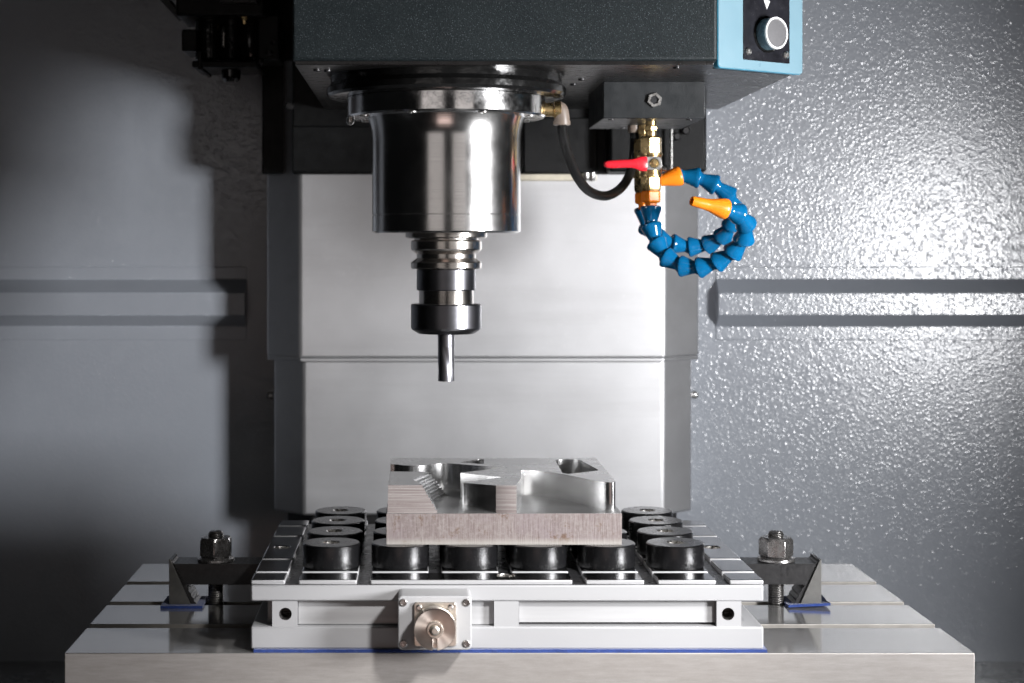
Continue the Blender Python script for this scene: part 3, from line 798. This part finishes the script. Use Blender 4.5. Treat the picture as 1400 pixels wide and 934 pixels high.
# connector box on the front of the chuck
BX0, BX1, BZ0, BZ1, BYF = -0.0154, 0.0402, 0.0082, 0.0489, -0.025
bxo = obj('connector_box', prism(rounded(BX0, BX1, BZ0, BZ1, 0.0035), BYF, CY0 + 0.0008, plane='XZ'), 'chuck', ch, bevel=0.001, segs=3)
for x in (BX0 + 0.0040, BX1 - 0.0040):
    for z in (BZ0 + 0.0048, BZ1 - 0.0048):
        bm = lathe([(0.0029, -0.0004), (0.0029, 0.0006), (0.0024, 0.0010), (0.0019, 0.0010), (0.0016, 0.0003), (0, 0.0003)], (x, BYF, z), (0, -1, 0), 24)
        box(x - 0.0013, x + 0.0013, BYF - 0.0009, BYF - 0.0003, z - 0.0003, z + 0.0003, bm)
        obj('screw', bm, 'nut', bxo)
CCX = (594.5 - 572) * 1.262 / FPX
CCZ = ZC - (858.0 - 341) * 1.262 / FPX
px0 = (566 - 572) * 1.268 / FPX; px1 = (624 - 572) * 1.268 / FPX
obj('socket_plate', prism(rounded(px0, px1, ZC - (883 - 341) * 1.268 / FPX, ZC - (823 - 341) * 1.268 / FPX, 0.002), BYF - 0.0022, BYF + 0.0005, plane='XZ'), 'plug_plate', bxo, bevel=0.0005)
for dx, dz in ((-0.0118, 0.0128), (0.0118, 0.0128)):
    obj('plate_screw', lathe([(0.0022, 0.0), (0.0022, 0.0012), (0.0014, 0.002), (0, 0.002)], (CCX + dx, BYF - 0.0021, CCZ + dz + 0.0015), (0, -1, 0), 16), 'zinc', bxo)
cz = CCZ + 0.0008
obj('socket_barrel', lathe([(0.0155, 0.0), (0.0155, 0.0085), (0.0148, 0.009), (0.010, 0.009)], (CCX, BYF - 0.0020, cz), (0, -1, 0), 64), 'plug_plate', bxo)
# cap: a disc with a keyhole cut
keyhole = []
rc, rs = 0.0158, 0.0019
a_s = math.asin(rs / rc)
for i in range(73):
    a = -math.pi / 2 + a_s + (2 * math.pi - 2 * a_s) * i / 72
    keyhole.append((CCX + rc * math.cos(a), CCZ + rc * math.sin(a)))
keyhole += [(CCX - rs, CCZ - 0.0075), (CCX - rs * 0.8, CCZ - 0.0066), (CCX + rs * 0.8, CCZ - 0.0066), (CCX + rs, CCZ - 0.0075)]
bm = bmesh.new()
yb, yf = BYF - 0.0106, BYF - 0.0140
hub = (CCX, CCZ); 
b_out = [bm.verts.new((x, yb, z)) for x, z in keyhole]
m_out = [bm.verts.new((x, yf + 0.0007, z)) for x, z in keyhole]
f_out = [bm.verts.new((hub[0] + (x - hub[0]) * 0.965, yf, hub[1] + (z - hub[1]) * 0.965)) for x, z in keyhole]
f_in = [bm.verts.new((hub[0] + (x - hub[0]) * (0.0064 / max(0.0064, math.hypot(x - hub[0], z - hub[1]))), yf + 0.0011, hub[1] + (z - hub[1]) * (0.0064 / max(0.0064, math.hypot(x - hub[0], z - hub[1]))))) for x, z in keyhole]
nk = len(keyhole)
for A_, B_ in ((b_out, m_out), (m_out, f_out), (f_out, f_in)):
    for i in range(nk):
        j = (i + 1) % nk
        bm.faces.new((A_[i], A_[j], B_[j], B_[i]))
bm.faces.new(b_out); bm.faces.new(f_in)
obj('socket_cap', bm, 'cap', bxo, smooth=25)
bm = lathe([(0.0064, -0.0004), (0.0064, 0.0014), (0.0058, 0.0020), (0.0044, 0.0020), (0.0040, 0.0012), (0.0034, 0.0042), (0.0022, 0.0052), (0, 0.0054)], (CCX, yf + 0.0012, CCZ), (0, -1, 0), 40)
obj('cap_knob', bm, 'plug_plate', bxo, smooth=30)
obj('cap_latch', prism(rounded(CCX - 0.0015, CCX + 0.0015, CCZ - 0.0105, CCZ - 0.004, 0.0006), yf + 0.0009, yb + 0.0005, plane='XZ'), 'plug_plate', bxo, bevel=0.0004)

# ================================================================== round pads on the poles
PADR, PADH = 0.0232, 0.0187
def pad_bm(x, y):
    hr = 0.0064
    return lathe([(hr, 0.0), (PADR - 0.0006, 0.0), (PADR, 0.0006), (PADR, PADH - 0.0009), (PADR - 0.0009, PADH), (hr + 0.0010, PADH), (hr, PADH - 0.0010), (hr, 0.0)], (x, y, ZT), n=64, cap=False, mis=[0, 0, 0, 1, 1, 2, 2])
ordw = ['first', 'second', 'third', 'fourth', 'fifth', 'sixth']
first = None
for j in range(4):
    for i in range(6):
        x = (XB[i] + XB[i + 1]) / 2; y = (YB[j] + YB[j + 1]) / 2
        if first is None:
            first = obj('magnet_pad', pad_bm(x, y), ['pad', 'pad_top', 'hole'], loc=(x, y, ZT), smooth=35)
            o = first
        else:
            o = first.copy(); COL.objects.link(o); o.location = (x, y, ZT)
        o.rotation_euler = (0, 0, (i * 1.7 + j * 2.9) % 6.28)
        tag(o, 'black round pad, %s row behind the connector box, %s from the curled felt' % (ordw[j], ordw[5 - i]), 'magnet pad', 'black round pads on the chuck')

# ================================================================== workpiece
ZP = ZT + PADH
wp = thing('workpiece', 'half milled aluminium block with raised ribs resting on the round pads', 'workpiece', (0.068, 0.14, ZP))
ZB, ZR = 0.0993, 0.1215
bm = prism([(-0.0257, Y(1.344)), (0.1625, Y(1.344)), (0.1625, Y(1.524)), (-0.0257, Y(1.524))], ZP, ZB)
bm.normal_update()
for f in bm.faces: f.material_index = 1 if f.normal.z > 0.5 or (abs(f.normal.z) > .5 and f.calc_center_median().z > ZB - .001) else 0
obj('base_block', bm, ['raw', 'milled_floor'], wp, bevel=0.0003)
def smooth_loop(pts, closed=False):
    return [(p.x, p.y) for p in catmull([Vector((a, b, 0)) for a, b in pts], 5)]
left_wave = smooth_loop([(0.0740, 1.4570), (0.052, 1.469), (0.036, 1.479), (0.0285, 1.4835), (0.021, 1.4845), (0.0134, 1.480), (0.0055, 1.472), (-0.0038, 1.4685), (-0.0130, 1.471), (-0.0190, 1.4765), (-0.0245, 1.4775)])
right_diag = smooth_loop([(0.1605, 1.3700), (0.1595, 1.3650), (0.1565, 1.3632), (0.1510, 1.3655), (0.1416, 1.3767), (0.1320, 1.3945), (0.1218, 1.4130), (0.1100, 1.4275), (0.0990, 1.4370), (0.0905, 1.4410)])
outer = [(-0.0245, 1.5225), (0.1608, 1.5225)] + right_diag + \
        [(0.0882, 1.4395), (0.0872, 1.434), (0.0866, 1.420), (0.0860, 1.400), (0.0845, 1.386), (0.0815, 1.368), (0.0785, 1.3456), (0.0621, 1.3456), (0.0365, 1.3605), (0.0357, 1.3613), (0.0364, 1.3622), (0.0655, 1.3905), (0.0680, 1.3922), (0.0687, 1.3945), (0.0665, 1.3962),
         (0.0360, 1.4195), (0.0352, 1.4215), (0.0362, 1.4228), (0.0725, 1.4535), (0.0745, 1.4555)] + left_wave
outer = [(a, Y(b)) for a, b in outer]
def rpoly(pts, r, n=5):
    out = []
    P = [Vector((a, b, 0)) for a, b in pts]
    for i, p in enumerate(P):
        a, b = P[i - 1], P[(i + 1) % len(P)]
        u = (a - p).normalized(); v = (b - p).normalized()
        h = u.angle(v) / 2; L = min(r / math.tan(h), 0.45 * (a - p).length, 0.45 * (b - p).length)
        s, e_ = p + u * L, p + v * L
        for k in range(n + 1):
            t = k / n
            q = (1 - t) ** 2 * s + 2 * t * (1 - t) * p + t * t * e_
            out.append((q.x, q.y))
    return out
pocket = rpoly([(0.1225, Y(1.513)), (0.1445, Y(1.514)), (0.1545, Y(1.437)), (0.1260, Y(1.413)), (0.1215, Y(1.419))], 0.012, 8)
pocket2 = rpoly([(0.036, Y(1.4915)), (0.0575, Y(1.479)), (0.0590, Y(1.513)), (0.0540, Y(1.514))], 0.003)
bm = prism(outer, ZB - 0.0004, ZR, [pocket, pocket2], mi_top=0, mi_side=1, mi_hole=1)
bm.normal_update()
for f in bm.faces:
    if abs(f.normal.y) > 0.98 and f.calc_center_median().y < Y(1.347): f.material_index = 2
rr = obj('raised_rib', bm, ['milled_top', 'milled', 'raw_layer'], wp, smooth=34, bevel=0.0004)
wn = rr.modifiers.new('weighted', 'WEIGHTED_NORMAL'); wn.keep_sharp = True; wn.weight = 90
# stepped corner block, one milled layer per pass
NL = 9
bot = [(-0.0246, 1.3456), (0.0158, 1.3456), (0.0132, 1.403), (0.0247, 1.4487), (-0.0244, 1.4500)]
top = [(-0.0240, 1.3462), (0.0030, 1.3462), (-0.0054, 1.380), (0.0084, 1.4255), (-0.0237, 1.4290)]
sb = None
for k in range(NL):
    t = (k + 0.5) / NL
    z0 = ZB + (ZR - ZB) * k / NL - (0.0004 if k == 0 else 0.0001); z1 = ZB + (ZR - ZB) * (k + 1) / NL
    jit = random.uniform(-0.0003, 0.0003)
    L = [((a[0] * (1 - t) + b[0] * t) + (jit if a[0] > 0 or True else 0), Y((a[1] * (1 - t) + b[1] * t)) + abs(jit)) for a, b in zip(bot, top)]
    bm = prism(L, z0, z1); bm.normal_update()
    for f in bm.faces:
        c = f.calc_center_median()
        f.material_index = 1 if (abs(f.normal.y) > 0.9 and c.y < Y(1.36)) or f.normal.x < -0.9 else 0
    obj('milled_layer', bm, ['milled_top', 'raw_layer'], wp)

# ================================================================== clamps
def strap_clamp(s, xs, xe, xn, hexrot, label, slabel, flabel):
    """s = +1 clamp whose step block is on the +X side"""
    yc = 0.1815; z0, z1 = 0.0196, 0.0375
    y0, y1 = Y(1.459), Y(1.4906)
    t = thing('strap_clamp', label, 'clamp', (xs, yc, 0.0))
    # bar, bevelled and toothed where it meets the step block
    nt = 7
    tx, bx = xe - s * 0.0030, xe - s * 0.0125
    end = []
    for k in range(nt):
        f0, f1 = k / nt, (k + 1) / nt
        end += [(tx + (bx - tx) * f0, z1 + (z0 - z1) * f0), (tx + (bx - tx) * f1, z1 + (z0 - z1) * f0 - 0.0002)]
    pts = [(xn, z0), (xn, z1)] + end + [(bx, z0)]
    obj('bar', prism(pts, y0, y1, [], plane='XZ'), 'clamp', t, bevel=0.0006)
    obj('washer', lathe([(0.0070, 0.0), (0.0158, 0.0), (0.0163, 0.0008), (0.0160, 0.0026), (0.0130, 0.0044), (0.0070, 0.0048)], (xs, yc, z1 - 0.0001), n=48), 'nut', t)
    r = 0.0150
    bm = bmesh.new()
    rows = []
    for h, rr, rnd in ((0.0, 0.0140, 1), (0.0012, r, 0), (0.0135, r, 0), (0.0165, 0.0128, 1)):
        row = []
        for i in range(48):
            a = 2 * math.pi * i / 48
            hexr = 1.0 / math.cos(((a + math.pi / 6) % (math.pi / 3)) - math.pi / 6) * math.cos(math.pi / 6)
            q = rr * (hexr if not rnd else 1.0)
            if rnd: q = min(rr, r * hexr)
            row.append(bm.verts.new((xs + q * math.cos(a + hexrot), yc + q * math.sin(a + hexrot), z1 + 0.0045 + h)))
        rows.append(row)
    for a, b in zip(rows, rows[1:]):
        for i in range(48): bm.faces.new((a[i], a[(i + 1) % 48], b[(i + 1) % 48], b[i]))
    bm.faces.new(rows[0]); bm.faces.new(rows[-1])
    obj('nut', bm, 'nut', t, smooth=24, bevel=0.0005)
    obj('stud', lathe([(0.0067, -0.0238), (0.0067, 0.0615), (0.0056, 0.0632), (0.0045, 0.0636), (0, 0.0636)], (xs, yc, 0), n=32), 'thread', t)
    # step block
    st = thing('step_block', slabel, 'step block', (xe - s * 0.01, yc, 0.0024), 'serrated step blocks')
    xb0 = xe + s * 0.0006
    top_z = 0.0410
    hyp = []
    xa, za = xb0 - s * 0.0025, top_z
    xb_, zb_ = xb0 - s * 0.0238, 0.0026
    n2 = 9
    for k in range(n2):
        f0, f1 = k / n2, (k + 1) / n2
        hyp += [(xa + (xb_ - xa) * f0, za + (zb_ - za) * f0), (xa + (xb_ - xa) * f0 - s * 0.0001, za + (zb_ - za) * (f1 - 0.06))]
    hyp.append((xb_, zb_))
    obj('toothed_body', prism([(xb0, 0.0026), (xb0, top_z)] + hyp, y0 + 0.0016, y1 - 0.001, plane='XZ'), 'clamp', st)
    plate = [(xb0, 0.0024), (xb0, top_z + 0.0004), (xb0 - s * 0.0012, top_z + 0.0004), (xb_ + s * 0.0052, 0.0024)]
    obj('side_plate', prism(plate, y0 - 0.0002, y0 + 0.0018, plane='XZ'), 'step', st, bevel=0.0003)
    # felt scrap
    def lift(u, v):
        uu = u if s > 0 else 1 - u
        return (0.0016 * max(0, (0.34 - v) / 0.34) * (0.6 + uu) if s > 0 else 0.0) + (0.004 * max(0, uu - 0.93) / 0.07 * v if s > 0 else 0.0)
    xa_, xz_ = sorted((xb_ - s * 0.006, xb0 + s * 0.0065))
    bm = felt_sheet(xa_, xz_, y0 - 0.0065, y1 + 0.004, 0.0001, 0.0022, 22, 14, 0.00012, 0.0004, 11 + int(s), lift)
    tag(obj('felt_scrap', bm, 'felt', loc=((xa_ + xz_) / 2, yc, 0), smooth=60), flabel, 'felt scrap', 'felt scraps under the step blocks')
strap_clamp(1, 0.3134, 0.3490, 0.2555, R(20), 'well lit black strap clamp with a worn bright nut beside the chuck', 'grey serrated step block standing on the curled blue felt', 'curled blue felt scrap under the well lit step block')
strap_clamp(-1, -0.1775, -0.2157, -0.1185, R(0), 'shadowed black strap clamp and nut under the tool changer side', 'dark shadowed step block under the end of the unlit clamp', 'flat dark blue felt scrap under the shadowed step block')
